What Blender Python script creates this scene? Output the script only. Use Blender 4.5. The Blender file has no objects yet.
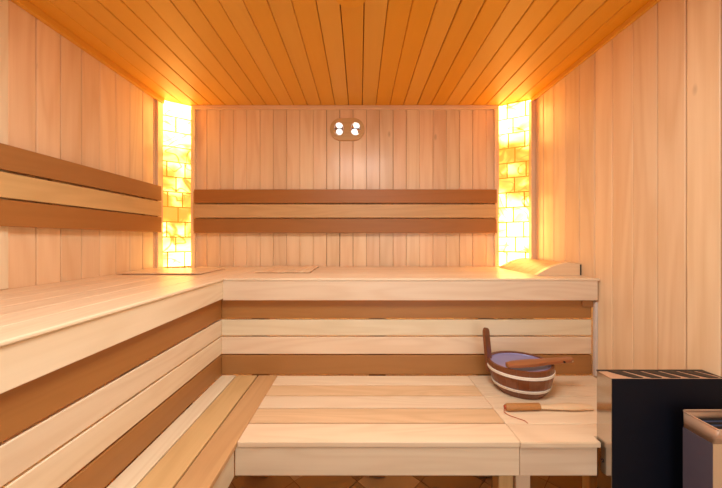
import bpy, bmesh, math, random
from mathutils import Vector, Matrix
random.seed(7)
SC = bpy.context.scene
COL = SC.collection
F = 295.0            # focal length in pixels of a 722 px wide frame
S = 0.0064           # metres per pixel measured on the back wall
D = F * S            # distance camera - back wall
EYE = 1.08
def X(p): return p * S
def Yd(d): return d * D
def Z(p): return EYE - p * S
PI = math.pi

# ------------------------------------------------------------------ materials
def new_mat(name):
    m = bpy.data.materials.new(name); m.use_nodes = True
    nt = m.node_tree; nt.nodes.clear()
    out = nt.nodes.new('ShaderNodeOutputMaterial')
    b = nt.nodes.new('ShaderNodeBsdfPrincipled')
    nt.links.new(b.outputs[0], out.inputs[0])
    return m, nt, b
def N(nt, t, **kw):
    n = nt.nodes.new(t)
    for k, v in kw.items(): setattr(n, k, v)
    return n
def L(nt, a, b): nt.links.new(a, b)
def math_node(nt, op, a, b=None, c=None):
    n = N(nt, 'ShaderNodeMath', operation=op)
    for i, v in enumerate((a, b, c)):
        if v is None: continue
        if isinstance(v, (int, float)): n.inputs[i].default_value = v
        else: L(nt, v, n.inputs[i])
    return n.outputs[0]
def mixc(nt, fac, a, b, mode='MIX'):
    n = N(nt, 'ShaderNodeMix', data_type='RGBA', blend_type=mode)
    for i, v in ((0, fac), (6, a), (7, b)):
        if isinstance(v, (int, float)): n.inputs[i].default_value = v
        elif isinstance(v, tuple): n.inputs[i].default_value = (*v, 1)
        else: L(nt, v, n.inputs[i])
    return n.outputs[2]

def wood(name, light, dark, axis='X', rough=0.42, tone=0.16, grain=0.5, ringf=9.0, coat=0.0, knots=0.0, hue=0.012):
    """flat-sawn softwood: stretched noise rings, fibres, tone of its own per board"""
    m, nt, b = new_mat(name)
    tc = N(nt, 'ShaderNodeTexCoord'); geo = N(nt, 'ShaderNodeNewGeometry'); oi = N(nt, 'ShaderNodeObjectInfo')
    rnd = math_node(nt, 'FRACT', math_node(nt, 'ADD', geo.outputs['Random Per Island'], math_node(nt, 'MULTIPLY', oi.outputs['Random'], 7.31)))
    off = N(nt, 'ShaderNodeCombineXYZ')
    for i, k in enumerate((37.0, 53.0, 71.0)): L(nt, math_node(nt, 'MULTIPLY', rnd, k), off.inputs[i])
    def coords(along, across):
        mp = N(nt, 'ShaderNodeMapping')
        s = [across] * 3; s['XYZ'.index(axis)] = along
        mp.inputs['Scale'].default_value = s
        L(nt, tc.outputs['Object'], mp.inputs['Vector'])
        a = N(nt, 'ShaderNodeVectorMath', operation='ADD')
        L(nt, mp.outputs[0], a.inputs[0]); L(nt, off.outputs[0], a.inputs[1])
        return a.outputs[0]
    n1 = N(nt, 'ShaderNodeTexNoise'); n1.inputs['Scale'].default_value = 1.0; n1.inputs['Detail'].default_value = 1.5
    n1.inputs['Distortion'].default_value = 0.35
    L(nt, coords(0.9, 9.0), n1.inputs['Vector'])
    rings = math_node(nt, 'MULTIPLY', n1.outputs[0], ringf)
    sn = math_node(nt, 'SINE', math_node(nt, 'MULTIPLY', rings, 6.283))
    ring = math_node(nt, 'POWER', math_node(nt, 'MULTIPLY_ADD', sn, 0.5, 0.5), 1.6)
    n2 = N(nt, 'ShaderNodeTexNoise'); n2.inputs['Scale'].default_value = 1.0; n2.inputs['Detail'].default_value = 5.0
    n2.inputs['Roughness'].default_value = 0.65
    L(nt, coords(4.0, 130.0), n2.inputs['Vector'])
    n3 = N(nt, 'ShaderNodeTexNoise'); n3.inputs['Scale'].default_value = 1.0; n3.inputs['Detail'].default_value = 2.0
    L(nt, coords(1.6, 22.0), n3.inputs['Vector'])
    g = math_node(nt, 'MULTIPLY', ring, 0.30)
    g = math_node(nt, 'ADD', g, math_node(nt, 'MULTIPLY', n2.outputs[0], 0.45))
    g = math_node(nt, 'ADD', g, math_node(nt, 'MULTIPLY', n3.outputs[0], 0.55))
    g = math_node(nt, 'SUBTRACT', g, 0.30)
    g = math_node(nt, 'MULTIPLY', g, grain)
    gc = N(nt, 'ShaderNodeClamp'); L(nt, g, gc.inputs[0])
    colr = mixc(nt, gc.outputs[0], light, dark)
    if knots > 0:
        v = N(nt, 'ShaderNodeTexVoronoi'); v.inputs['Scale'].default_value = 1.0
        L(nt, coords(3.0, 7.0), v.inputs['Vector'])
        r = N(nt, 'ShaderNodeMapRange'); r.inputs[1].default_value = 0.03; r.inputs[2].default_value = 0.075
        r.inputs[3].default_value = knots; r.inputs[4].default_value = 0.0
        L(nt, v.outputs['Distance'], r.inputs[0])
        colr = mixc(nt, r.outputs[0], colr, tuple(c * 0.35 for c in dark))
    hs = N(nt, 'ShaderNodeHueSaturation')
    L(nt, colr, hs.inputs['Color'])
    L(nt, math_node(nt, 'MULTIPLY_ADD', rnd, 2 * tone, 1 - tone), hs.inputs['Value'])
    r2 = math_node(nt, 'FRACT', math_node(nt, 'MULTIPLY', rnd, 13.7))
    L(nt, math_node(nt, 'MULTIPLY_ADD', r2, 2 * hue, 0.5 - hue), hs.inputs['Hue'])
    L(nt, math_node(nt, 'MULTIPLY_ADD', r2, -0.08, 1.03), hs.inputs['Saturation'])
    L(nt, hs.outputs[0], b.inputs['Base Color'])
    L(nt, math_node(nt, 'MULTIPLY_ADD', n2.outputs[0], 0.15, rough - 0.07), b.inputs['Roughness'])
    b.inputs['Coat Weight'].default_value = coat; b.inputs['Coat Roughness'].default_value = 0.2
    bp = N(nt, 'ShaderNodeBump'); bp.inputs['Strength'].default_value = 0.12; bp.inputs['Distance'].default_value = 0.001
    L(nt, n2.outputs[0], bp.inputs['Height']); L(nt, bp.outputs[0], b.inputs['Normal'])
    return m

PALE = ((0.79, 0.665, 0.47), (0.58, 0.40, 0.22))
PANEL = ((0.85, 0.66, 0.425), (0.68, 0.45, 0.23))
THERMO = ((0.37, 0.160, 0.038), (0.26, 0.102, 0.020))
CEIL = ((0.72, 0.36, 0.030), (0.62, 0.28, 0.018))
M = {}
def W(kind, axis):
    k = kind + axis
    if k in M: return M[k]
    if kind == 'pale':    m = wood('pale_wood_' + axis, *PALE, axis=axis, rough=0.38, tone=0.07, grain=0.62)
    if kind == 'panel':   m = wood('alder_panel_' + axis, *PANEL, axis=axis, rough=0.34, tone=0.065, grain=1.0, ringf=5.0, coat=0.25, knots=0.35, hue=0.006)
    if kind == 'thermo':  m = wood('thermo_wood_' + axis, *THERMO, axis=axis, rough=0.45, tone=0.05, grain=0.5, hue=0.004)
    if kind == 'ceil':    m = wood('ceiling_wood_' + axis, *CEIL, axis=axis, rough=0.5, tone=0.03, grain=0.35, ringf=5.0, hue=0.004)
    if kind == 'honey':   m = wood('honey_wood_' + axis, (0.62, 0.41, 0.18), (0.44, 0.26, 0.10), axis=axis, rough=0.40, tone=0.12, grain=0.8)
    if kind == 'tan':     m = wood('tan_seat_wood_' + axis, (0.74, 0.52, 0.30), (0.50, 0.31, 0.14), axis=axis, rough=0.40, tone=0.03, grain=0.75, ringf=12.0, hue=0.004, knots=0.3)
    if kind == 'seat':    m = wood('seat_wood_' + axis, (0.82, 0.675, 0.47), (0.60, 0.42, 0.24), axis=axis, rough=0.36, tone=0.04, grain=0.65, ringf=12.0, hue=0.004)
    M[k] = m; return m

def plain(name, col, rough=0.5, metal=0.0, noise=0.08, nscale=30.0, coat=0.0):
    m, nt, b = new_mat(name)
    tc = N(nt, 'ShaderNodeTexCoord')
    n = N(nt, 'ShaderNodeTexNoise'); n.inputs['Scale'].default_value = nscale; n.inputs['Detail'].default_value = 4
    L(nt, tc.outputs['Object'], n.inputs['Vector'])
    c = mixc(nt, n.outputs[0], tuple(max(0, v * (1 - noise)) for v in col), tuple(min(1, v * (1 + noise)) for v in col))
    L(nt, c, b.inputs['Base Color'])
    b.inputs['Roughness'].default_value = rough; b.inputs['Metallic'].default_value = metal
    b.inputs['Coat Weight'].default_value = coat
    return m
M['gapdark'] = plain('tongue_and_groove_joint', (0.11, 0.032, 0.010), 0.8)
M['steel'] = plain('polished_steel', (0.82, 0.80, 0.78), 0.13, 1.0, 0.03)
M['navy'] = plain('dark_navy_enamel', (0.0030, 0.0042, 0.010), 0.6, 0.0, 0.15)
M['navy'].node_tree.nodes['Principled BSDF'].inputs['Specular IOR Level'].default_value = 0.2
M['black'] = plain('black_iron', (0.008, 0.008, 0.010), 0.45, 0.0)
M['heatergrey'] = plain('violet_grey_enamel', (0.115, 0.095, 0.125), 0.38, 0.15, 0.05)
M['innerblue'] = plain('blue_grey_enamel', (0.10, 0.14, 0.26), 0.35, 0.35, 0.1)
M['chrome'] = plain('chrome', (0.85, 0.83, 0.80), 0.08, 1.0, 0.02)
M['white'] = plain('white_enamel', (0.9, 0.9, 0.9), 0.25, 0.0, 0.02, coat=0.5)
M['band'] = plain('white_plastic_band', (0.82, 0.77, 0.66), 0.4, 0.0, 0.04)
M['lilac'] = plain('lilac_plastic_liner', (0.27, 0.26, 0.47), 0.35, 0.0, 0.06)
M['cord'] = plain('red_brown_cord', (0.42, 0.09, 0.03), 0.7, 0.0, 0.1, 200)
M['redwood'] = wood('bucket_wood', (0.19, 0.058, 0.016), (0.10, 0.028, 0.008), axis='Z', rough=0.34, tone=0.03, grain=0.5, coat=0.15, hue=0.003)
M['ladlewood'] = wood('ladle_wood', (0.40, 0.17, 0.06), (0.22, 0.08, 0.025), axis='X', rough=0.4, tone=0.05, grain=0.8)
M['ochre'] = plain('ochre_leather_wrap', (0.42, 0.19, 0.05), 0.5, 0.0, 0.15, 120)
M['plaster'] = plain('grey_plaster', (0.45, 0.42, 0.40), 0.8)
M['warmsteel'] = plain('copper_toned_steel', (0.66, 0.45, 0.31), 0.38, 0.45, 0.04)
M['sidesteel'] = plain('dull_polished_steel', (0.56, 0.53, 0.50), 0.12, 1.0, 0.05)
M['trimwhite'] = plain('pale_sealant', (0.62, 0.56, 0.50), 0.4)

def emit(name, col, strength):
    m = bpy.data.materials.new(name); m.use_nodes = True; nt = m.node_tree; nt.nodes.clear()
    o = nt.nodes.new('ShaderNodeOutputMaterial'); e = nt.nodes.new('ShaderNodeEmission')
    e.inputs[0].default_value = (*col, 1); e.inputs[1].default_value = strength
    nt.links.new(e.outputs[0], o.inputs[0]); return m
LED = 24.0
M['led'] = emit('warm_led', (1.0, 0.52, 0.16), LED)
M['glow_white'] = emit('warm_white_glow', (1.0, 0.95, 0.88), 1.6)

SALT = 12.0
def salt_mat(name, seed, mid, halfw):
    """backlit salt: lamp falloff from top and foot painted into emission, orange middle, veins"""
    m = bpy.data.materials.new(name); m.use_nodes = True; nt = m.node_tree; nt.nodes.clear()
    o = nt.nodes.new('ShaderNodeOutputMaterial'); b = nt.nodes.new('ShaderNodeBsdfPrincipled')
    L(nt, b.outputs[0], o.inputs[0])
    tc = N(nt, 'ShaderNodeTexCoord'); geo = N(nt, 'ShaderNodeNewGeometry')
    ad = N(nt, 'ShaderNodeVectorMath', operation='ADD'); L(nt, tc.outputs['Object'], ad.inputs[0]); ad.inputs[1].default_value = (seed, seed * 2.0, seed * 0.7)
    n = N(nt, 'ShaderNodeTexNoise'); n.inputs['Scale'].default_value = 7; n.inputs['Detail'].default_value = 2.5; n.inputs['Distortion'].default_value = 1.0
    L(nt, ad.outputs[0], n.inputs['Vector'])
    v = N(nt, 'ShaderNodeTexNoise'); v.inputs['Scale'].default_value = 6; v.inputs['Detail'].default_value = 1; v.inputs['Distortion'].default_value = 1.2
    L(nt, ad.outputs[0], v.inputs['Vector'])
    vein = math_node(nt, 'ABSOLUTE', math_node(nt, 'SUBTRACT', v.outputs[0], 0.5))
    vr = N(nt, 'ShaderNodeMapRange'); vr.inputs[1].default_value = 0.0; vr.inputs[2].default_value = 0.018; vr.inputs[3].default_value = 1.0; vr.inputs[4].default_value = 0.0
    L(nt, vein, vr.inputs[0])
    sep = N(nt, 'ShaderNodeSeparateXYZ'); L(nt, tc.outputs['Object'], sep.inputs[0])
    dz = math_node(nt, 'ABSOLUTE', math_node(nt, 'SUBTRACT', sep.outputs[2], mid))
    band = N(nt, 'ShaderNodeMapRange', interpolation_type='SMOOTHSTEP'); band.inputs[1].default_value = 0.06; band.inputs[2].default_value = halfw
    band.inputs[3].default_value = 1.0; band.inputs[4].default_value = 0.0
    L(nt, dz, band.inputs[0])
    k = math_node(nt, 'MULTIPLY', band.outputs[0], 0.76)
    k = math_node(nt, 'ADD', k, math_node(nt, 'MULTIPLY', math_node(nt, 'SUBTRACT', n.outputs[0], 0.45), 1.7))
    k = math_node(nt, 'ADD', k, math_node(nt, 'MULTIPLY', math_node(nt, 'SUBTRACT', geo.outputs['Random Per Island'], 0.5), 0.30))
    k = math_node(nt, 'ADD', k, math_node(nt, 'MULTIPLY', vr.outputs[0], 0.42))
    r = N(nt, 'ShaderNodeValToRGB'); L(nt, k, r.inputs[0])
    e = r.color_ramp.elements
    e[0].position = 0.10; e[0].color = (1, 0.50, 0.12, 1)
    e[1].position = 1.25 if False else 1.0; e[1].color = (0.09, 0.03, 0.0008, 1)
    x = e.new(0.45); x.color = (0.42, 0.215, 0.045, 1)
    x = e.new(0.72); x.color = (0.115, 0.056, 0.005, 1)
    L(nt, r.outputs[0], b.inputs['Emission Color']); b.inputs['Emission Strength'].default_value = SALT
    b.inputs['Base Color'].default_value = (0.7, 0.35, 0.15, 1); b.inputs['Roughness'].default_value = 0.5
    return m

# ------------------------------------------------------------------ mesh helpers
def box(bm, x0, x1, y0, y1, z0, z1, mi=0, bev=0.0, seg=2):
    x0, x1 = sorted((x0, x1)); y0, y1 = sorted((y0, y1)); z0, z1 = sorted((z0, z1))
    vs = [bm.verts.new(p) for p in ((x0,y0,z0),(x1,y0,z0),(x1,y1,z0),(x0,y1,z0),(x0,y0,z1),(x1,y0,z1),(x1,y1,z1),(x0,y1,z1))]
    fs = [bm.faces.new([vs[i] for i in q]) for q in ((0,3,2,1),(4,5,6,7),(0,1,5,4),(1,2,6,5),(2,3,7,6),(3,0,4,7))]
    for f in fs: f.material_index = mi
    if bev > 0:
        es = set(e for f in fs for e in f.edges)
        r = bmesh.ops.bevel(bm, geom=list(es), offset=bev, segments=seg, affect='EDGES', profile=0.5)
        for f in r['faces']: f.material_index = mi
        return list(set(v for f in r['faces'] for v in f.verts))
    return vs
def prism(bm, pts, z0, z1, mi=0, to=lambda a, b, c: (a, b, c)):
    """extrude polygon pts (a,b) from c=z0 to z1"""
    lo = [bm.verts.new(to(a, b, z0)) for a, b in pts]; hi = [bm.verts.new(to(a, b, z1)) for a, b in pts]
    n = len(pts); fs = [bm.faces.new(list(reversed(lo))), bm.faces.new(hi)]
    for i in range(n): fs.append(bm.faces.new((lo[i], lo[(i+1) % n], hi[(i+1) % n], hi[i])))
    for f in fs: f.material_index = mi
    return fs
def tube(bm, pts, rad, seg=12, closed=False, caps=True, mi=0, flat=1.0):
    pts = [Vector(p) for p in pts]; n = len(pts)
    rads = rad if isinstance(rad, (list, tuple)) else [rad] * n
    rings = []; up = None
    for i, p in enumerate(pts):
        a = pts[(i-1) % n] if (closed or i > 0) else p
        c = pts[(i+1) % n] if (closed or i < n-1) else p
        t = (c - a).normalized()
        if up is None:
            up = Vector((0,0,1)) if abs(t.z) < 0.9 else Vector((0,1,0))
        s = t.cross(up).normalized(); u = s.cross(t).normalized(); up = u
        rings.append([bm.verts.new(p + s * math.cos(2*PI*k/seg) * rads[i] + u * math.sin(2*PI*k/seg) * rads[i] * flat) for k in range(seg)])
    m = n if closed else n-1
    for i in range(m):
        A, B = rings[i], rings[(i+1) % n]
        for k in range(seg):
            f = bm.faces.new((A[k], A[(k+1) % seg], B[(k+1) % seg], B[k])); f.material_index = mi
    if caps and not closed:
        bm.faces.new(list(reversed(rings[0]))).material_index = mi; bm.faces.new(rings[-1]).material_index = mi
def obj(name, bm, mats, parent=None, loc=None, smooth=False):
    bmesh.ops.recalc_face_normals(bm, faces=bm.faces)
    me = bpy.data.meshes.new(name); 
    if loc is not None:
        bmesh.ops.translate(bm, verts=bm.verts, vec=-Vector(loc))
    bm.to_mesh(me); bm.free()
    if not isinstance(mats, (list, tuple)): mats = [mats]
    for m in mats: me.materials.append(m)
    o = bpy.data.objects.new(name, me); COL.objects.link(o)
    if parent is not None:
        o.parent = parent
        # world-coordinate meshes: local origin is the parent's origin
        if loc is None:
            me.transform(Matrix.Translation(-Vector(parent_world(parent))))
        else:
            o.location = Vector(loc) - Vector(parent_world(parent))
    elif loc is not None: o.location = loc
    if smooth:
        for p in me.polygons: p.use_smooth = True
        try: me.set_sharp_from_angle(angle=math.radians(38))
        except Exception: pass
    return o
def parent_world(p):
    v = Vector(p.location)
    while p.parent: p = p.parent; v += Vector(p.location)
    return v
def thing(name, label, cat, loc, group=None):
    o = bpy.data.objects.new(name, None); COL.objects.link(o); o.location = loc; o.empty_display_size = 0.05
    o['label'] = label; o['category'] = cat
    if group: o['group'] = group
    return o
def tag(o, label, cat, group=None):
    o['label'] = label; o['category'] = cat
    if group: o['group'] = group
    return o
def struct(name, bm, mats, smooth=False):
    o = obj(name, bm, mats, smooth=smooth); o['kind'] = 'structure'; return o

# ------------------------------------------------------------------ dimensions
XL, XR = -X(189), X(164.3)          # side walls
XLc, XRc = -X(168), X(138)        # where the back wall meets the salt corners
YB = Yd(1.0); YC = Yd(0.95)       # back wall, start of the corners
YF = -0.62                        # front wall (behind the camera)
ZC = Z(-134)                      # ceiling
T = 0.012
HB = Z(26.3)                      # upper bench top
LBZ = Z(94.5)                     # lower bench top
YU = Yd(0.683)                    # upper back bench front
XU = -X(93.0)                     # upper left bench front edge
YS = Yd(0.70); XS = -X(97.0)      # lower backrest faces
YL = Yd(0.466)                    # lower back bench front
XLL = -X(57.6)                    # lower left bench front edge

# ------------------------------------------------------------------ room shell
def boards_wall(name, kind, lo, hi, pitch, phase, mk, axis='Z', back=None):
    """boards between lo and hi; mk(bm, a, b) adds the board a..b"""
    bm = bmesh.new()
    a = phase
    while a > lo: a -= pitch
    while a < hi - 1e-4:
        b = a + pitch
        g = random.choice((0.0010, 0.0018, 0.0026, 0.0034))
        p, q = max(a, lo), min(b, hi)
        if q - p > 0.004: mk(bm, p + g/2, q - g/2)
        a = b
    back(bm)
    return struct(name, bm, [W(kind, axis), M['gapdark']])

boards_wall('wall_back', 'panel', XLc, XRc, X(13.3), -X(166.5),
    lambda bm, a, b: box(bm, a, b, YB, YB + T, 0, ZC, 0, 0.0016, 1), 'Z',
    lambda bm: box(bm, XL - 0.02, XR + 0.02, YB + T - 0.003, YB + 0.05, -0.02, ZC, 1))
# below the salt corners the lining simply runs on behind the benches
boards_wall('wall_left', 'panel', YF, YC, Yd(0.0475), Yd(0.584),
    lambda bm, a, b: box(bm, XL - T, XL, a, b, 0, ZC, 0, 0.0030, 2), 'Z',
    lambda bm: box(bm, XL - 0.05, XL - T + 0.003, YF, YB + T, -0.02, ZC, 1))
boards_wall('wall_right', 'panel', YF, YC, Yd(0.0490), Yd(0.602),
    lambda bm, a, b: box(bm, XR, XR + T, a, b, 0, ZC, 0, 0.0030, 2), 'Z',
    lambda bm: box(bm, XR + T - 0.003, XR + 0.05, YF, YB + T, -0.02, ZC, 1))
boards_wall('ceiling', 'ceil', XL, XR, X(13.6), -X(106.5),
    lambda bm, a, b: box(bm, a, b, YF, YB, ZC, ZC + T, 0, 0.0032, 1), 'Y',
    lambda bm: box(bm, XL - 0.05, XR + 0.05, YF - 0.05, YB + 0.05, ZC + T - 0.003, ZC + 0.05, 1))
# front wall behind the camera with the glazed doorway the daylight comes through
DX0, DX1, DZ1 = 0.10, 0.98, 1.86
bm = bmesh.new()
for a, b, z0, z1 in ((XL, DX0, 0, ZC), (DX1, XR, 0, ZC), (DX0, DX1, DZ1, ZC)):
    box(bm, a, b, YF - 0.03, YF, z0, z1)
struct('wall_front', bm, [W('panel', 'Z')])

# floor: tiles laid on the diagonal
fm, nt, b = new_mat('stone_tile')
tc = N(nt, 'ShaderNodeTexCoord'); geo = N(nt, 'ShaderNodeNewGeometry')
nz = N(nt, 'ShaderNodeTexNoise'); nz.inputs['Scale'].default_value = 9; nz.inputs['Detail'].default_value = 6
L(nt, tc.outputs['Object'], nz.inputs['Vector'])
rp = N(nt, 'ShaderNodeValToRGB'); L(nt, geo.outputs['Random Per Island'], rp.inputs[0])
e = rp.color_ramp.elements; rp.color_ramp.interpolation = 'CONSTANT'
e[0].color = (0.15, 0.098, 0.055, 1); e[1].position = 0.84; e[1].color = (0.34, 0.27, 0.19, 1)
x = e.new(0.25); x.color = (0.19, 0.125, 0.067, 1); x = e.new(0.45); x.color = (0.13, 0.082, 0.045, 1); x = e.new(0.62); x.color = (0.21, 0.145, 0.08, 1)
L(nt, mixc(nt, math_node(nt, 'MULTIPLY', nz.outputs[0], 0.6), rp.outputs[0], (0.25, 0.13, 0.05)), b.inputs['Base Color'])
b.inputs['Roughness'].default_value = 0.45
bm = bmesh.new()
ts = 0.20
R45 = Matrix.Rotation(PI/4, 4, 'Z')
for i in range(-14, 15):
    for j in range(-14, 15):
        c = R45 @ Vector((i * ts, j * ts, 0)) + Vector((0.13, 1.32, 0))
        if not (XL - 0.2 < c.x < XR + 0.2 and YF - 0.2 < c.y < YB + 0.2): continue
        h = ts/2 - 0.0015
        vs = [bm.verts.new(c + R45 @ Vector(p)) for p in ((-h,-h,0),(h,-h,0),(h,h,0),(-h,h,0))]
        bm.faces.new(vs)
for co, no in (((XL,0,0),(-1,0,0)), ((XR,0,0),(1,0,0)), ((0,YF,0),(0,-1,0)), ((0,YB,0),(0,1,0))):
    bmesh.ops.bisect_plane(bm, geom=bm.verts[:] + bm.edges[:] + bm.faces[:], plane_co=co, plane_no=no, clear_outer=True)
r = bmesh.ops.extrude_face_region(bm, geom=bm.faces[:])
bmesh.ops.translate(bm, verts=[v for v in r['geom'] if isinstance(v, bmesh.types.BMVert)], vec=(0, 0, -0.012))
box(bm, XL - 0.05, XR + 0.05, YF - 0.05, YB + 0.05, -0.05, -0.002, 1)
struct('floor', bm, [fm, M['gapdark']])

# trims: cornice under the ceiling, battens beside the salt corners, batten near the camera
n_trim = [0]
def trim(kind, axis, *bx, bev=0.003, mat=None):
    n_trim[0] += 1
    bm = bmesh.new(); box(bm, *bx, 0, bev, 2)
    return struct('trim_%d' % n_trim[0], bm, [mat or W(kind, axis)])
trim('panel', 'X', XLc, XRc, YB - 0.014, YB, ZC - 0.026, ZC)
trim('ceil', 'Y', XL, XL + 0.022, YF, YC, ZC - 0.030, ZC)
trim('ceil', 'Y', XR - 0.014, XR, YF, YC, ZC - 0.022, ZC)
trim('panel', 'Z', XLc, XLc + 0.028, YB - 0.016, YB, HB - 0.01, ZC - 0.026)
trim('panel', 'Z', XRc - 0.028, XRc, YB - 0.016, YB, HB - 0.01, ZC - 0.026)
trim('panel', 'Z', XL, XL + 0.014, YC - 0.05, YC, HB - 0.01, ZC - 0.030)
trim('panel', 'Z', XR - 0.026, XR, YC - 0.03, YC, HB - 0.01, ZC - 0.022)
trim('pale', 'Z', XL, XL + 0.012, Yd(0.40), Yd(0.533), HB + 0.002, ZC - 0.030)
bm = bmesh.new(); box(bm, XR - 0.012, XR, YS - 0.02, YS - 0.004, LBZ + 0.002, HB - 0.105, 0, 0.002, 1)
o = struct('trim_9', bm, [M['trimwhite']])

# ------------------------------------------------------------------ glowing salt corners
def salt_panel(P0, P1, label, seed, mid, halfw):
    P0, P1 = Vector((*P0, 0)), Vector((*P1, 0))
    u = (P1 - P0).normalized(); wd = (P1 - P0).length
    nrm = Vector((u.y, -u.x, 0));  nrm = nrm if nrm.y < 0 else -nrm
    base = HB + 0.001
    loc = (P0 + P1) / 2 + Vector((0, 0, base))
    root = thing('salt_brick_lamp', label, 'wall lamp', loc, 'glowing salt brick corners')
    rows = 11; hgt = (ZC - base - 0.002) / rows
    bm = bmesh.new(); rs = random.Random(seed)
    def addblock(s0, s1, z0, z1, dep):
        g = 0.0036
        s0 += g; s1 -= g; z0 += g; z1 -= g
        nx, nz_ = 5, 5; grid = []
        for i in range(nx):
            row = []
            for j in range(nz_):
                a = s0 + (s1 - s0) * i / (nx - 1); z = z0 + (z1 - z0) * j / (nz_ - 1)
                edge = i in (0, nx-1) or j in (0, nz_-1)
                d = dep * 0.7 if edge else dep * rs.uniform(0.85, 1.1)
                row.append(bm.verts.new(P0 + u * a + nrm * d + Vector((0, 0, z))))
            grid.append(row)
        for i in range(nx - 1):
            for j in range(nz_ - 1): bm.faces.new((grid[i][j], grid[i+1][j], grid[i+1][j+1], grid[i][j+1]))
        # returns to the backing
        ring = [grid[i][0] for i in range(nx)] + [grid[nx-1][j] for j in range(1, nz_)] + [grid[i][nz_-1] for i in range(nx-2, -1, -1)] + [grid[0][j] for j in range(nz_-2, 0, -1)]
        bk = [bm.verts.new(v.co - nrm * dep * 0.69) for v in ring]
        for i in range(len(ring)):
            k = (i + 1) % len(ring); bm.faces.new((ring[i], bk[i], bk[k], ring[k]))
    for r_ in range(rows):
        z0 = base + r_ * hgt; z1 = z0 + hgt
        cuts = [0, wd * (0.5 + rs.uniform(-0.06, 0.06)), wd] if r_ % 2 else [0, wd * rs.uniform(0.22, 0.32), wd * rs.uniform(0.74, 0.84), wd]
        if rs.random() < 0.2: cuts = [0, wd]
        for a, b_ in zip(cuts[:-1], cuts[1:]): addblock(a, b_, z0, z1, rs.uniform(0.006, 0.010))
    obj('salt_bricks', bm, salt_mat('backlit_salt_' + str(seed), seed, mid, halfw), root)
    bm = bmesh.new()
    q = [P0, P1, P1 - nrm * 0.02, P0 - nrm * 0.02]
    lo = [bm.verts.new(p + Vector((0, 0, base))) for p in q]; hi = [bm.verts.new(p + Vector((0, 0, ZC - 0.001))) for p in q]
    bm.faces.new(lo); bm.faces.new(hi)
    for i in range(4): bm.faces.new((lo[i], lo[(i+1) % 4], hi[(i+1) % 4], hi[i]))
    obj('mortar', bm, emit('glowing_mortar_' + str(seed), (1.0, 0.36, 0.03), 0.9), root)
    return root
salt_panel((XLc, YB), (XL, YC), 'glowing yellow salt brick strip in the corner between left wall and back wall', 3, 0.43, 0.40)
salt_panel((XRc, YB), (XR, YC), 'glowing yellow salt brick strip in the corner behind the wedge headrest', 11, 0.60, 0.34)

# ------------------------------------------------------------------ upper wall backrests
# heights (px at back-wall scale): 48.5-35.5 / 34.5-21.5 / 20.5-7
ROWS = ((-49.5, -36.2, 'thermo', 'top'), (-34.9, -21.8, 'pale', 'mid'), (-20.9, -7.0, 'thermo', 'low'))
t = thing('backrest', 'three-slat backrest on the back wall, pale slat between two dark brown ones', 'backrest', (X(-14), YB, Z(-7)))
for p0, p1, k, w in ROWS:
    bm = bmesh.new(); box(bm, -X(162.5), X(134), YB - 0.042, YB - 0.022, Z(p1), Z(p0), 0, 0.003, 2)
    o = obj('slat', bm, W('honey' if k == 'pale' else k, 'X'), t); o['label'] = 'pale honey middle slat' if k == 'pale' else 'dark brown slat'
for px in (-154, -59.5, 27, 117):
    wpx = 11 if px > -100 else 22
    bm = bmesh.new(); box(bm, X(px) - X(wpx/2), X(px) + X(wpx/2), YB - 0.022, YB - 0.0005, Z(-9), Z(-48), 0, 0.001, 1)
    obj('support_block', bm, W('honey', 'Z'), t)
t = thing('backrest', 'three-slat backrest along the left wall above the upper bench', 'backrest', (XL, Yd(0.5), Z(-7)))
for p0, p1, k, w in ROWS:
    bm = bmesh.new(); box(bm, XL + 0.020, XL + 0.040, YF + 0.01, Yd(0.922), Z(p1), Z(p0), 0, 0.003, 2)
    o = obj('slat', bm, W('honey' if k == 'pale' else k, 'Y'), t); o['label'] = 'pale honey middle slat' if k == 'pale' else 'dark brown slat'
for d in (0.88, 0.62, 0.35, -0.05):
    bm = bmesh.new(); box(bm, XL + (0.0005 if d > 0.527 or d < 0.40 else 0.0125), XL + 0.020, Yd(d) - 0.03, Yd(d) + 0.03, Z(-9), Z(-48), 0, 0.001, 1)
    obj('support_block', bm, W('honey', 'Z'), t)

# ------------------------------------------------------------------ upper benches
LIP = 0.010
def planks(bm_fn, a0, a1, n, gap):
    w = (a1 - a0) / n
    for i in range(n): bm_fn(a0 + i * w + gap/2, a0 + (i+1) * w - gap/2)
t = thing('sauna_bench', 'upper pale wooden bench running along the back wall', 'bench', (0.2, Yd(0.85), HB - 0.1))
def pk(a, b):
    bm = bmesh.new(); box(bm, XU + 0.001, XR - 0.0005, a, b, HB - 0.010, HB, 0, 0.0018, 2); obj('plank', bm, W('seat', 'X'), t)
planks(pk, YU, YB - 0.0165, 6, 0.0005)
bm = bmesh.new(); box(bm, XU - 0.0058, X(163.5) - 0.004, YU + 0.003, YU + 0.023, HB - 0.0965, HB - 0.0105, 0, 0.002, 2)
obj('fascia', bm, W('pale', 'X'), t)
bm = bmesh.new(); box(bm, XR - 0.06, XR - 0.001, YU + 0.024, YS - 0.001, HB - 0.13, HB - 0.012, 0, 0.004, 2)
obj('corner_bracket', bm, W('thermo', 'X'), t)
t = thing('sauna_bench', 'upper pale wooden bench running along the left wall', 'bench', (XL + 0.3, 0.6, HB - 0.1))
def pk(a, b):
    bm = bmesh.new(); box(bm, a, b, YF + 0.005, YB - 0.0165 if a > XLc else YC - 0.002, HB - 0.010, HB, 0, 0.0035, 3); obj('plank', bm, W('seat', 'Y'), t)
planks(pk, XL + 0.0005, XU, 6, 0.0005)
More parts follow.
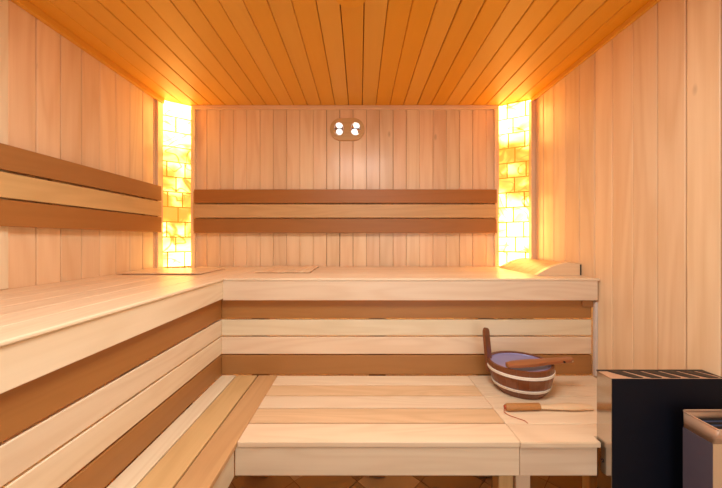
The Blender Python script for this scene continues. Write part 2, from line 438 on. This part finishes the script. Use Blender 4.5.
bm = bmesh.new(); box(bm, XU - 0.026, XU - 0.006, YF + 0.005, YU + 0.024, HB - 0.0900, HB - 0.0110, 0, 0.002, 2)
obj('fascia', bm, W('pale', 'Y'), t)

# ------------------------------------------------------------------ lower backrests (closing the space under the upper benches)
LR = ((60.5*.7, 78.4*.7, 'thermo'), (79.8*.7, 95.6*.7, 'pale'), (97.0*.7, 114.0*.7, 'pale'), (115.4*.7, 134.6*.7, 'thermo'))
LAB = {'thermo': 'dark brown slat', 'pale': 'pale slat'}
t = thing('backrest', 'four-slat backrest under the back upper bench, behind the round bucket', 'backrest', (0.2, YS, LBZ))
for i, (p0, p1, k) in enumerate(LR):
    zt = min(Z(p0), HB - 0.1)
    bm = bmesh.new(); box(bm, XS + 0.001, XR - 0.0135, YS, YS + 0.02, Z(p1), Z(p0) if i else Z(p0) + 0.012, 0, 0.0022, 2)
    o = obj('slat', bm, W(k, 'X'), t); o['label'] = LAB[k]
for px in (-101.5, 17.5, 128):
    bm = bmesh.new(); box(bm, X((px - 8.5) * .7), X((px + 8.5) * .7), YS + 0.0205, YS + 0.045, 0.0005, HB - 0.125, 0, 0.001, 1)
    obj('upright', bm, W('thermo', 'Z'), t)
t = thing('backrest', 'four-slat backrest under the left upper bench', 'backrest', (XS, 0.5, LBZ))
for i, (p0, p1, k) in enumerate(LR):
    bm = bmesh.new(); box(bm, XS - 0.02, XS, YF + 0.01, YS + 0.019, Z(p1), Z(p0) if i else Z(p0) + 0.012, 0, 0.0022, 2)
    o = obj('slat', bm, W(k, 'Y'), t); o['label'] = LAB[k]
for d in (0.43, 0.0, -0.2):
    bm = bmesh.new(); box(bm, XS - 0.045, XS - 0.0205, Yd(d) - 0.035, Yd(d) + 0.035, 0.0005, HB - 0.125, 0, 0.001, 1)
    obj('upright', bm, W('thermo', 'Z'), t)

# warm light strips hidden under the upper benches, seen glowing through the gaps
for nm, lab, bx in (('light_strip', 'warm light strip glowing through the gaps below the back upper bench', (XS + 0.05, XR - 0.08, YS + 0.10, YS + 0.115, HB - 0.042, HB - 0.024)),
                    ('light_strip', 'warm light strip glowing through the gaps below the left upper bench', (XS - 0.115, XS - 0.10, YF + 0.1, YS, HB - 0.042, HB - 0.024))):
    bm = bmesh.new(); box(bm, *bx); tag(obj(nm, bm, M['led'], loc=((bx[0]+bx[1])/2, (bx[2]+bx[3])/2, bx[4])), lab, 'light', 'light strips under the upper benches')

# ------------------------------------------------------------------ lower benches
TB = 0.0165
t = thing('sauna_bench', 'lower bench along the left side with long pale and honey planks', 'bench', (XLL - 0.12, 0.5, LBZ))
for a, b_, k in ((-101.0, -86.7, 'pale'), (-86.0, -71.8, 'honey'), (-71.0, -57.6, 'honey')):
    bm = bmesh.new(); box(bm, X(a), X(b_), YF + 0.01, YS - 0.0005 if a > -97 else YS - 0.0005, LBZ - TB, LBZ, 0, 0.003, 2)
    if a == -101.0:
        bm.free(); bm = bmesh.new(); box(bm, XS + 0.0005, X(b_), YF + 0.01, YS - 0.0005, LBZ - TB, LBZ, 0, 0.003, 2)
    o = obj('plank', bm, W(k, 'Y'), t); o['label'] = 'pale plank' if k == 'pale' else 'honey-coloured plank'
bm = bmesh.new(); box(bm, XLL - 0.028, XLL - 0.008, YF + 0.01, YL + 0.004, LBZ - TB - 0.0870, LBZ - TB - 0.0005, 0, 0.002, 2)
obj('fascia', bm, W('pale', 'Y'), t)
for y in (YF + 0.1, 0.25):
    bm = bmesh.new(); box(bm, XLL - 0.09, XLL - 0.045, y, y + 0.045, 0.0005, LBZ - TB - 0.0005, 0, 0.002, 1); obj('leg', bm, W('honey', 'Z'), t)
    bm = bmesh.new(); box(bm, XS + 0.02, XS + 0.065, y, y + 0.045, 0.0005, LBZ - TB - 0.0005, 0, 0.002, 1); obj('leg', bm, W('honey', 'Z'), t)

dep = [0.466, 0.5165, 0.5625, 0.6075, 0.652, 0.6985]
XM = X(75)
t = thing('sauna_bench', 'lower pale plank bench at the back, long module left of the bucket', 'bench', (0.05, Yd(0.58), LBZ))
for i in range(5):
    bm = bmesh.new(); box(bm, XLL + 0.0006, XM - 0.0006, Yd(dep[i]) + 0.0032, Yd(dep[i+1]) - 0.0032, LBZ - TB, LBZ, 0, 0.0025, 2)
    obj('plank', bm, W('tan' if i in (1, 3) else 'seat', 'X'), t)
bm = bmesh.new(); box(bm, XLL - 0.0075, XM - 0.0008, YL + 0.006, YL + 0.026, LBZ - TB - 0.0870, LBZ - TB - 0.0010, 0, 0.002, 2)
obj('fascia', bm, W('pale', 'X'), t)
for x_, y_ in ((0.428, 0.91),):
    bm = bmesh.new(); box(bm, x_, x_ + 0.045, y_, y_ + 0.045, 0.0005, LBZ - TB - 0.0005, 0, 0.002, 1); obj('leg', bm, W('honey', 'Z'), t)
t = thing('sauna_bench', 'short lower bench module carrying the round bucket, beside the dark heat guard', 'bench', (X(95), Yd(0.58), LBZ))
XGB = X(112.6)
for i in range(5):
    bm = bmesh.new()
    if i == 0:
        g0, g1 = Yd(0.4805), Yd(dep[1]) - 0.0048
        prism(bm, [(XM + 0.0006, YL + 0.0008), (XGB, YL + 0.0008), (XGB, g0), (XR - 0.0135, g0), (XR - 0.0135, g1), (XM + 0.0006, g1)], LBZ - TB, LBZ)
        bmesh.ops.recalc_face_normals(bm, faces=bm.faces); bmesh.ops.bevel(bm, geom=bm.edges[:], offset=0.0022, segments=2, affect='EDGES')
    else: box(bm, XM + 0.0006, XR - 0.0135, Yd(dep[i]) + 0.0008 - (0.004 if i else 0), Yd(dep[i+1]) - 0.0008 - (0.004 if i < 4 else 0), LBZ - TB, LBZ, 0, 0.0025, 2)
    obj('plank', bm, W('seat', 'X'), t)
bm = bmesh.new(); box(bm, XM + 0.0008, XGB - 0.008, YL + 0.006, YL + 0.026, LBZ - TB - 0.0870, LBZ - TB - 0.0010, 0, 0.002, 2)
obj('fascia', bm, W('pale', 'X'), t)
for x_, y_ in ((XM + 0.001, 0.91), (XR - 0.10, 1.22), (XR - 0.10, 1.0)):
    bm = bmesh.new(); box(bm, x_, x_ + 0.045, y_, y_ + 0.045, 0.0005, LBZ - TB - 0.0005, 0, 0.002, 1); obj('leg', bm, W('pale', 'Z'), t)

# ------------------------------------------------------------------ wedge headrest on the upper bench
prof = [(131.0, 0.0)]
for i in range(1, 13):
    a = i / 12.0
    prof.append((131 + 25 * a, 9.4 * math.sin(a * PI / 2) ** 0.9))
prof += [(163.4, 8.4), (163.4, 0.0)]
t = thing('headrest', 'curved wooden wedge headrest at the right end of the upper bench', 'headrest', (X(147), Yd(0.85), HB))
bm = bmesh.new()
# slats of the curved top (grooves between them run along the wedge)
ncut = 6
ys = [Yd(0.755) + (Yd(0.935) - Yd(0.755)) * k / ncut for k in range(ncut + 1)]
def pr_section(bm, y0, y1, dz, x1=163.2):
    pts = [(a, max(0.0, b_ + dz / S)) for a, b_ in prof]
    lo = [bm.verts.new((X(min(a, x1)), y0, HB + 0.0006 + b_ * S)) for a, b_ in pts]
    hi = [bm.verts.new((X(min(a, x1)), y1, HB + 0.0006 + b_ * S)) for a, b_ in pts]
    n = len(pts); bm.faces.new(lo); bm.faces.new(list(reversed(hi)))
    for i in range(n): bm.faces.new((lo[i], lo[(i+1) % n], hi[(i+1) % n], hi[i]))
for k in range(ncut): pr_section(bm, ys[k] + 0.0008, ys[k+1] - 0.0008, -0.002)
obj('curved_slats', bm, W('honey', 'X'), t, smooth=True)
for y0, y1 in ((Yd(0.742), Yd(0.755)), (Yd(0.935), Yd(0.947))):
    bm = bmesh.new(); pr_section(bm, y0, y1, 0.0)
    obj('side_panel', bm, W('panel', 'X'), t, smooth=True)
bm = bmesh.new(); box(bm, X(163.25), XR - 0.0005, Yd(0.7415), Yd(0.78), HB + 0.0006, HB + 0.052)
obj('gap_shade_strip', bm, M['black'], t)  # dark gap beside the wall, its shade put in as a black strip

# ------------------------------------------------------------------ thin slotted mats on the upper bench
def slot_mat(name, label, x0, x1, y0, y1, along):
    t = thing(name, label, 'mat', ((x0+x1)/2, (y0+y1)/2, HB), 'thin slatted mats')
    z0, z1 = HB + 0.0006, HB + 0.008
    n = 9
    bm = bmesh.new()
    if along == 'Y':
        w = (x1 - x0) / n
        for i in range(n): box(bm, x0 + i*w + 0.0015, x0 + (i+1)*w - 0.0015, y0, y1, z0 + 0.0025, z1, 0, 0.001, 1)
    else:
        w = (y1 - y0) / n
        for i in range(n): box(bm, x0, x1, y0 + i*w + 0.0015, y0 + (i+1)*w - 0.0015, z0 + 0.0025, z1, 0, 0.001, 1)
    obj('slats', bm, W('panel', along), t)
    for f in (0.12, 0.5, 0.88):
        bm = bmesh.new()
        if along == 'Y': box(bm, x0, x1, y0 + (y1-y0)*f - 0.015, y0 + (y1-y0)*f + 0.015, z0, z0 + 0.0024)
        else: box(bm, x0 + (x1-x0)*f - 0.015, x0 + (x1-x0)*f + 0.015, y0, y1, z0, z0 + 0.0024)
        obj('crosspiece', bm, W('thermo', 'X' if along == 'Y' else 'Y'), t)
slot_mat('slatted_mat', 'thin slatted wooden mat lying in the left corner below the salt strip', X(-185), X(-121), Yd(0.755), Yd(0.90), 'X')
slot_mat('slatted_mat', 'thin slatted wooden mat lying against the back wall, left of centre', X(-83.5), X(-39.5), Yd(0.79), Yd(0.975), 'Y')

# ------------------------------------------------------------------ twin fitting on the back wall
def oval(cx, cz, rx, rz, n=40, straight=0.0):
    pts = []
    for k in range(n):
        a = 2 * PI * k / n
        pts.append((cx + math.cos(a) * rx + (straight if math.cos(a) >= 0 else -straight), cz + math.sin(a) * rz))
    return pts
cx, cz = X(-12.7), Z(-110.0)
t = thing('wall_fitting', 'oval wooden plate with two round chrome fittings with glowing white lobes high on the back wall', 'wall lamp', (cx, YB, cz))
toxz = lambda a, b_, c: (a, c, b_)
bm = bmesh.new(); prism(bm, oval(cx, cz, 0.072, 0.071, 40, 0.038), YB - 0.016, YB - 0.0005, 0, toxz)
es = [e for e in bm.edges if all(v.co.y < YB - 0.015 for v in e.verts)]
bmesh.ops.bevel(bm, geom=es, offset=0.004, segments=3, affect='EDGES')
obj('plate', bm, W('honey', 'X'), t, smooth=True)
for k, s in ((-1, 0), (1, 1)):
    gx = cx + k * 0.0525
    bm = bmesh.new()
    tube(bm, [(gx + 0.030 * math.cos(a), YB - 0.018, cz + 0.041 * math.sin(a)) for a in [2*PI*i/32 for i in range(32)]], 0.0035, 10, True)
    rg = obj('chrome_ring', bm, M['chrome'], t, smooth=True)
    bm = bmesh.new()
    prev = None
    for j in range(6):
        q = j / 5.0
        ring = [bm.verts.new((gx + 0.0295 * math.cos(2*PI*i/32) * (1 - 0.999*q), YB - 0.0168 - 0.006 * math.sin(q * PI/2), cz + 0.040 * math.sin(2*PI*i/32) * (1 - 0.999*q))) for i in range(32)]
        if prev:
            for i in range(32): bm.faces.new((prev[i], prev[(i+1) % 32], ring[(i+1) % 32], ring[i]))
        prev = ring
    bm.faces.new(prev)
    obj('mirror_dish', bm, M['chrome'], t, smooth=True)
    # emissive white lobes above and below a slim bar
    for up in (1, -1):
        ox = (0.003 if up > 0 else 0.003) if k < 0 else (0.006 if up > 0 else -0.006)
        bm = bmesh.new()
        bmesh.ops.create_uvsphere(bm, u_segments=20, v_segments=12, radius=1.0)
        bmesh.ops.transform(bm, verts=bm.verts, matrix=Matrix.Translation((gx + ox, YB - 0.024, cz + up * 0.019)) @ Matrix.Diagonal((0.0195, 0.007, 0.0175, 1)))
        obj('glow_white', bm, M['glow_white'], t, smooth=True)
    bm = bmesh.new(); tube(bm, [(gx - 0.027, YB - 0.026, cz), (gx + 0.027, YB - 0.026, cz)], 0.0022, 8)
    obj('cross_bar', bm, M['heatergrey'], t, smooth=True)

# round wooden vent cap on the ceiling, just inside the top of the frame
t = thing('ceiling_vent', 'round wooden vent cap on the ceiling, centred at the top edge', 'vent', (X(-5), Yd(0.54), ZC))
bm = bmesh.new()
c = Vector((X(-5), Yd(0.54), 0))
prism(bm, [(c.x + 0.058 * math.cos(2*PI*i/36), c.y + 0.058 * math.sin(2*PI*i/36)) for i in range(36)], ZC - 0.010, ZC - 0.0005)
obj('cap', bm, W('ceil', 'Y'), t)
bm = bmesh.new(); box(bm, c.x - 0.02, c.x + 0.02, c.y + 0.012, c.y + 0.02, ZC - 0.016, ZC - 0.0105, 0, 0.002, 2); obj('grip', bm, W('ceil', 'X'), t)

# ------------------------------------------------------------------ round bucket
BC = Vector((X(101.0), Yd(0.632), LBZ + 0.0005))
t = thing('sauna_bucket', 'dark brown wooden bucket with two white hoops on the lower bench', 'bucket', BC)
BH = 0.116; RB, RT = 0.082, 0.116; OVX = 1.06
nst = 18
bm = bmesh.new()
def ringpt(r, a, z): return Vector((BC.x + 0.005 - 0.006 * z / 0.116 + r * OVX * math.cos(a), BC.y + r * 0.93 * math.sin(a), BC.z + z))
def rad(z): return RB + (RT - RB) * math.sin((z / BH) ** 0.8 * PI / 2)
zs = [0, 0.02, 0.045, 0.07, 0.092, BH]
for s in range(nst):
    a0 = 2*PI*s/nst + 0.002; a1 = 2*PI*(s+1)/nst - 0.002
    aa = [a0, (a0+a1)/2, a1]
    outer = [[bm.verts.new(ringpt(rad(z), a, z)) for a in aa] for z in zs]
    inner = [[bm.verts.new(ringpt(rad(z) - 0.010, a, z)) for a in aa] for z in zs]
    for i in range(len(zs) - 1):
        for j in range(2):
            bm.faces.new((outer[i][j], outer[i][j+1], outer[i+1][j+1], outer[i+1][j]))
            bm.faces.new((inner[i][j], inner[i+1][j], inner[i+1][j+1], inner[i][j+1]))
        bm.faces.new((outer[i][0], outer[i+1][0], inner[i+1][0], inner[i][0]))
        bm.faces.new((outer[i][2], inner[i][2], inner[i+1][2], outer[i+1][2]))
    for j in range(2):
        bm.faces.new((outer[-1][j], outer[-1][j+1], inner[-1][j+1], inner[-1][j]))
        bm.faces.new((outer[0][j], inner[0][j], inner[0][j+1], outer[0][j+1]))
obj('staves', bm, M['redwood'], t)
bm = bmesh.new()
prism(bm, [(ringpt(rad(0.006) - 0.0105, 2*PI*i/40, 0).x, ringpt(rad(0.006) - 0.0105, 2*PI*i/40, 0).y) for i in range(40)], BC.z + 0.004, BC.z + 0.014)
obj('base', bm, M['redwood'], t)
for z in (0.033, 0.090):
    bm = bmesh.new()
    rr = rad(z)
    lo, hi = z - 0.006, z + 0.006
    n = 48; R1 = []; 
    for zz, r_ in ((lo, rad(lo) + 0.0002), (lo + 0.001, rad(lo) + 0.003), (hi - 0.001, rad(hi) + 0.003), (hi, rad(hi) + 0.0002)):
        R1.append([bm.verts.new(ringpt(r_, 2*PI*i/n, zz)) for i in range(n)])
    for q in range(3):
        for i in range(n): bm.faces.new((R1[q][i], R1[q][(i+1) % n], R1[q+1][(i+1) % n], R1[q+1][i]))
    obj('hoop', bm, M['band'], t, smooth=True)['label'] = 'white hoop'
# liner: shallow lilac dish just under the rim
bm = bmesh.new(); prev = None; n = 48
for r_, z in ((rad(0.11) - 0.0105, 0.111), (rad(0.11) - 0.013, 0.107), (rad(0.10) - 0.03, 0.104), (0.03, 0.103)):
    ring = [bm.verts.new(ringpt(r_, 2*PI*i/n, z)) for i in range(n)]
    if prev:
        for i in range(n): bm.faces.new((prev[i], prev[(i+1) % n], ring[(i+1) % n], ring[i]))
    prev = ring
bm.faces.new(prev)
obj('liner', bm, M['lilac'], t, smooth=True)['label'] = 'lilac plastic liner'
# long stave that serves as handle
bm = bmesh.new()
A = ringpt(RT - 0.006, math.radians(156), 0.06); 
ux = Vector((-0.09, 0.0, 1)).normalized(); side = Vector((0.75, 0.66, 0)).normalized()
pts = []
hl = 0.178
outline = [(-0.016, 0.0), (-0.019, 0.06), (-0.019, hl - 0.022)] + [(-0.019 * math.cos(a), hl - 0.022 + 0.022 * math.sin(a)) for a in [PI * k / 10 for k in range(1, 10)]] + [(0.019, hl - 0.022), (0.019, 0.06), (0.016, 0.0)]
nrm = ux.cross(side).normalized()
f0 = [bm.verts.new(A + side * a + ux * b_ + nrm * 0.006) for a, b_ in outline]
f1 = [bm.verts.new(A + side * a + ux * b_ - nrm * 0.006) for a, b_ in outline]
bm.faces.new(f0); bm.faces.new(list(reversed(f1)))
for i in range(len(outline)):
    k = (i + 1) % len(outline); bm.faces.new((f0[i], f0[k], f1[k], f1[i]))
obj('handle', bm, M['redwood'], t)

# ladle resting across the rim, tip of the handle pointing right
LY = Yd(0.610); LZ = BC.z + BH
t = thing('ladle', 'brown wooden ladle lying across the bucket, flat handle pointing right', 'ladle', (X(112), LY, LZ))
bm = bmesh.new()
A = Vector((X(88.0), LY - 0.022, LZ + 0.0095)); B = Vector((X(131.5), LY + 0.02, LZ + 0.014))
dv = (B - A); ln = dv.length; dv.normalize(); sd = dv.cross(Vector((0, 0, 1))).normalized(); nn = sd.cross(dv).normalized()
prof_w = [(0.0, 0.010), (0.12, 0.022), (0.35, 0.024), (0.6, 0.016), (0.85, 0.013), (0.95, 0.014), (1.0, 0.008)]
rings = []
for q, w_ in prof_w:
    c_ = A + dv * ln * q
    rings.append([bm.verts.new(c_ + sd * w_ * a + nn * 0.0085 * b_) for a, b_ in ((-1, -0.6), (-0.7, -1), (0.7, -1), (1, -0.6), (1, 0.6), (0.7, 1), (-0.7, 1), (-1, 0.6))])
for i in range(len(rings) - 1):
    for k in range(8): bm.faces.new((rings[i][k], rings[i][(k+1) % 8], rings[i+1][(k+1) % 8], rings[i+1][k]))
bm.faces.new(rings[0]); bm.faces.new(rings[-1])
hnd = obj('handle', bm, M['ladlewood'], t, smooth=True)
for q in (0.83, 0.955):
    c_ = A + dv * ln * q
    bm = bmesh.new(); tube(bm, [c_ - sd * 0.0135, c_ - sd * 0.0175] if sd.y > 0 else [c_ + sd * 0.0135, c_ + sd * 0.0175], 0.0035, 12)
    obj('rivet', bm, M['black'] if q < 0.9 else M['steel'], hnd)

# wrapped ladle lying flat in front of the bucket
t = thing('ladle', 'wooden ladle with ochre wrapped grip lying on the bench in front of the bucket', 'ladle', (X(104), Yd(0.55), LBZ))
YW = Yd(0.553); zb = LBZ + 0.0005
bm = bmesh.new()
tube(bm, [(X(80.5), YW, zb + 0.0128), (X(81.5), YW, zb + 0.0128), (X(99.5), YW + 0.004, zb + 0.0128)], [0.010, 0.0125, 0.0120], 16, flat=1.0)
obj('wrapped_grip', bm, M['ochre'], t, smooth=True)['label'] = 'ochre wrapped grip'
bm = bmesh.new()
tube(bm, [(X(99.6), YW + 0.004, zb + 0.012), (X(108), YW + 0.006, zb + 0.0105), (X(118), YW + 0.010, zb + 0.009), (X(129), YW + 0.012, zb + 0.006)], [0.0115, 0.0150, 0.020, 0.016], 16, flat=0.50)
obj('paddle', bm, W('panel', 'X'), t, smooth=True)
bm = bmesh.new()
tube(bm, [(X(79.8), YW, zb + 0.013), (X(80.4), YW, zb + 0.013)], 0.0065, 12)
obj('end_cap', bm, M['cord'], t, smooth=True)
bm = bmesh.new()
cp = [(X(79.6), YW - 0.002, zb + 0.012), (X(78.6), YW - 0.014, zb + 0.004), (X(80), YW - 0.03, zb + 0.0016), (X(83.5), YW - 0.048, zb + 0.0016), (X(86.0), YW - 0.062, zb + 0.0016), (X(86.2), YW - 0.074, zb + 0.0016)]
tube(bm, cp, 0.0011, 8)
obj('cord', bm, M['cord'], t, smooth=True)['label'] = 'thin red-brown cord'

# ------------------------------------------------------------------ heat guard: dark panel with polished steel side and slotted top
GX0, GX1 = X(113.4), XR - 0.003
GY0, GY1 = Yd(0.4515), Yd(0.479)
GZ = Z(62.2)
t = thing('heat_guard', 'dark navy heat guard panel with polished steel side standing beside the lower bench', 'heat guard', ((GX0+GX1)/2, (GY0+GY1)/2, 0))
bm = bmesh.new(); box(bm, GX0 + 0.0016, GX1, GY0, GY0 + 0.004, 0.0005, GZ - 0.003, 0, 0.0006, 1)
obj('front_panel', bm, M['navy'], t)['label'] = 'dark navy front panel'
bm = bmesh.new(); box(bm, GX0, GX0 + 0.0015, GY0 - 0.001, GY1, 0.0005, GZ - 0.003, 0, 0.0004, 1)
obj('side_panel', bm, M['sidesteel'], t)['label'] = 'polished steel side'
bm = bmesh.new(); box(bm, GX0 + 0.0016, GX1, GY1 - 0.0015, GY1, 0.0005, GZ - 0.003)
obj('back_panel', bm, M['steel'], t)
bm = bmesh.new(); box(bm, GX0, GX1, GY0, GY1 - 0.0065, GZ - 0.0028, GZ - 0.0012)
obj('top_plate', bm, M['warmsteel'], t)  # copper tone stands in for wood reflected in the steel top
bm = bmesh.new(); box(bm, GX0 - 0.001, GX1, GY1 - 0.006, GY1 + 0.001, GZ - 0.003, GZ + 0.001, 0, 0.0008, 1)
obj('rear_rail', bm, M['black'], t)['label'] = 'thin black rear rail'
xx = GX0 + 0.026; pitch = 0.0545
y0, y1 = GY0 + 0.0003, GY1 - 0.0068
while xx < GX1 - 0.005:
    bm = bmesh.new()
    rr_, ff = 0.66 * pitch, 0.50 * pitch
    sh = 0.72 * pitch
    pts = [(xx, y1), (xx + rr_, y1)]
    for k in range(1, 7):
        q = k / 6; pts.append((xx + rr_ + (sh + ff - rr_) * q ** 0.8, y1 + (y0 - y1) * q))
    pts.append((xx + sh, y0))
    for k in range(1, 6):
        q = 1 - k / 6; pts.append((xx + sh * q ** 1.2, y1 + (y0 - y1) * q))
    pts = [(min(a_, GX1 - 0.001), b_) for a_, b_ in pts]
    prism(bm, pts, GZ - 0.0011, GZ + 0.0008)
    obj('louvre', bm, M['black'], t)
    xx += pitch
bm = bmesh.new(); tube(bm, [(GX0 - 0.0015, Yd(0.466), Z(103.6)), (GX0 - 0.0028, Yd(0.4675), Z(102.6)), (GX0 - 0.0028, Yd(0.470), Z(102.9))], 0.0014, 8)
obj('clip', bm, M['black'], t, smooth=True)

# ------------------------------------------------------------------ stove in front of the guard
HYb, HYf = Yd(0.432), Yd(0.395)
hx = 139.2
top_z = Z(171 * 0.432)
band_z = Z(187.5 * 0.43)
plan = [(X(hx), HYb - 0.004), (X(hx + 4), HYb), (X(hx + 40), HYb + 0.008 if False else HYb), (XR - 0.02 + 0.0, HYb)]
HXr = XR - 0.004
body = [(X(hx), HYb), (HXr, HYb), (HXr, Yd(0.34)), (X(hx), HYf)]
body = [(X(hx), HYb), (HXr, HYb), (HXr, HYf), (X(hx), HYf)]
t = thing('sauna_heater', 'grey sauna heater with rounded steel rim in front of the dark guard', 'heater', (X(150), Yd(0.41), 0))
bm = bmesh.new(); box(bm, X(hx), X(hx) + 0.0015, HYf, HYb - 0.001, 0.06, band_z, 0, 0.0005, 1)
obj('side_panel', bm, M['heatergrey'], t)['label'] = 'violet-grey side panel'
bm = bmesh.new(); box(bm, X(hx) + 0.0016, HXr, HYf, HYf + 0.0015, 0.06, band_z, 0, 0.0004, 1)
obj('front_panel', bm, M['steel'], t)['label'] = 'polished steel front panel'
bm = bmesh.new(); box(bm, X(hx) + 0.0016, HXr, HYb - 0.003, HYb - 0.0015, 0.06, band_z)
obj('back_panel', bm, M['heatergrey'], t)
for x_ in (X(hx) + 0.012, HXr - 0.03):
    for y_ in (HYf + 0.012, HYb - 0.03):
        bm = bmesh.new(); tube(bm, [(x_, y_ + 0.008, 0.0005), (x_, y_ + 0.008, 0.06)], 0.009, 12); obj('leg', bm, M['black'], t, smooth=True)
# flaring steel collar: foot on the body, lip higher and rounded
def corner_path(x0, y0, x1, y1, r, n=8, rf=None):
    rf = rf or r
    """open path: from front-right, round the front-left and back-left corners, to back-right"""
    p = [(x1, y0)]
    for k in range(n + 1):
        a = -PI/2 - (PI/2) * k / n; p.append((x0 + rf + rf * math.cos(a), y0 + rf + rf * math.sin(a)))
    for k in range(n + 1):
        a = PI - (PI/2) * k / n; p.append((x0 + r + r * math.cos(a), y1 - r + r * math.sin(a)))
    p.append((x1, y1)); return p
lowp = corner_path(X(hx) + 0.002, HYf + 0.001, HXr, HYb - 0.002, 0.003)
hip = corner_path(X(hx) - 0.0015, HYf - 0.014, HXr, HYb + 0.002, 0.014, rf=0.004)
bm = bmesh.new()
lo = [bm.verts.new((a, b_, band_z + 0.0005)) for a, b_ in lowp]
hi = [bm.verts.new((a, b_, top_z)) for a, b_ in hip]
for i in range(len(lo) - 1): bm.faces.new((lo[i], lo[i+1], hi[i+1], hi[i]))
o = obj('collar', bm, M['warmsteel'], t, smooth=True); o['label'] = 'copper-toned steel collar'
sm = o.modifiers.new('thickness', 'SOLIDIFY'); sm.thickness = 0.0012; sm.offset = 1
bm = bmesh.new(); tube(bm, [(a, b_, top_z + 0.001) for a, b_ in hip], 0.0022, 10)
obj('rim', bm, M['warmsteel'], t, smooth=True)
bm = bmesh.new()
pi_ = [(a, b_) for a, b_ in corner_path(X(hx) + 0.005, HYf + 0.004, HXr - 0.002, HYb - 0.006, 0.010, rf=0.003)]
prism(bm, pi_, band_z + 0.022, band_z + 0.026)
gp = obj('grate_plate', bm, M['innerblue'], t); gp['label'] = 'blue-grey plate inside the rim'
for k in range(3):
    bm = bmesh.new(); y_ = HYf + 0.018 + k * 0.018
    box(bm, X(hx) + 0.028, HXr - 0.006, y_, y_ + 0.009, band_z + 0.0265, band_z + 0.029, 0, 0.001, 1); obj('grate_bar', bm, M['black'], gp)

# ------------------------------------------------------------------ light
def area(name, loc, rot, sx, sy, col, power):
    l = bpy.data.lights.new(name, 'AREA'); l.shape = 'RECTANGLE'; l.size = sx; l.size_y = sy; l.color = col; l.energy = power
    o = bpy.data.objects.new(name, l); COL.objects.link(o); o.location = loc; o.rotation_euler = rot; return o
# daylight through the doorway behind the camera
area('doorway_daylight', ((DX0+DX1)/2, YF - 0.02, 0.98), (math.radians(90), 0, 0), DX1 - DX0 - 0.04, 1.7, (1.0, 0.98, 0.97), 6)
# lamp on the ceiling above the camera, out of the frame
area('ceiling_lamp', (0.0, 0.42, ZC - 0.03), (0, 0, 0), 0.6, 0.5, (1.0, 0.97, 0.93), 16.5)
t = thing('ceiling_light', 'flat square ceiling light above the open floor in front of the benches', 'light', (0.0, 0.42, ZC))
bm = bmesh.new(); box(bm, -0.32, 0.32, 0.15, 0.69, ZC - 0.022, ZC - 0.0005, 0, 0.003, 2); obj('housing', bm, M['white'], t)
bm = bmesh.new(); box(bm, -0.30, 0.30, 0.17, 0.67, ZC - 0.026, ZC - 0.0222); obj('diffuser', bm, M['glow_white'], t)
w = bpy.data.worlds.new('World'); SC.world = w; w.use_nodes = True
bg = w.node_tree.nodes['Background']; bg.inputs[0].default_value = (0.75, 0.82, 1, 1); bg.inputs[1].default_value = 0.25

# ------------------------------------------------------------------ camera
cam = bpy.data.cameras.new('camera'); co = bpy.data.objects.new('camera', cam); COL.objects.link(co)
co.location = (0, 0, EYE); co.rotation_euler = (PI/2, 0, 0)
cam.sensor_width = 36; cam.lens = F * 36 / 722; cam.shift_x = 1/722; cam.shift_y = -4/722; cam.clip_start = 0.01
SC.camera = co
vs = SC.view_settings
vs.view_transform = 'Standard'; vs.look = 'None'; vs.gamma = 1; vs.exposure = 0.12; vs.use_curve_mapping = False
SC.cycles.use_denoising = True
SC.cycles.max_bounces = 12; SC.cycles.diffuse_bounces = 8
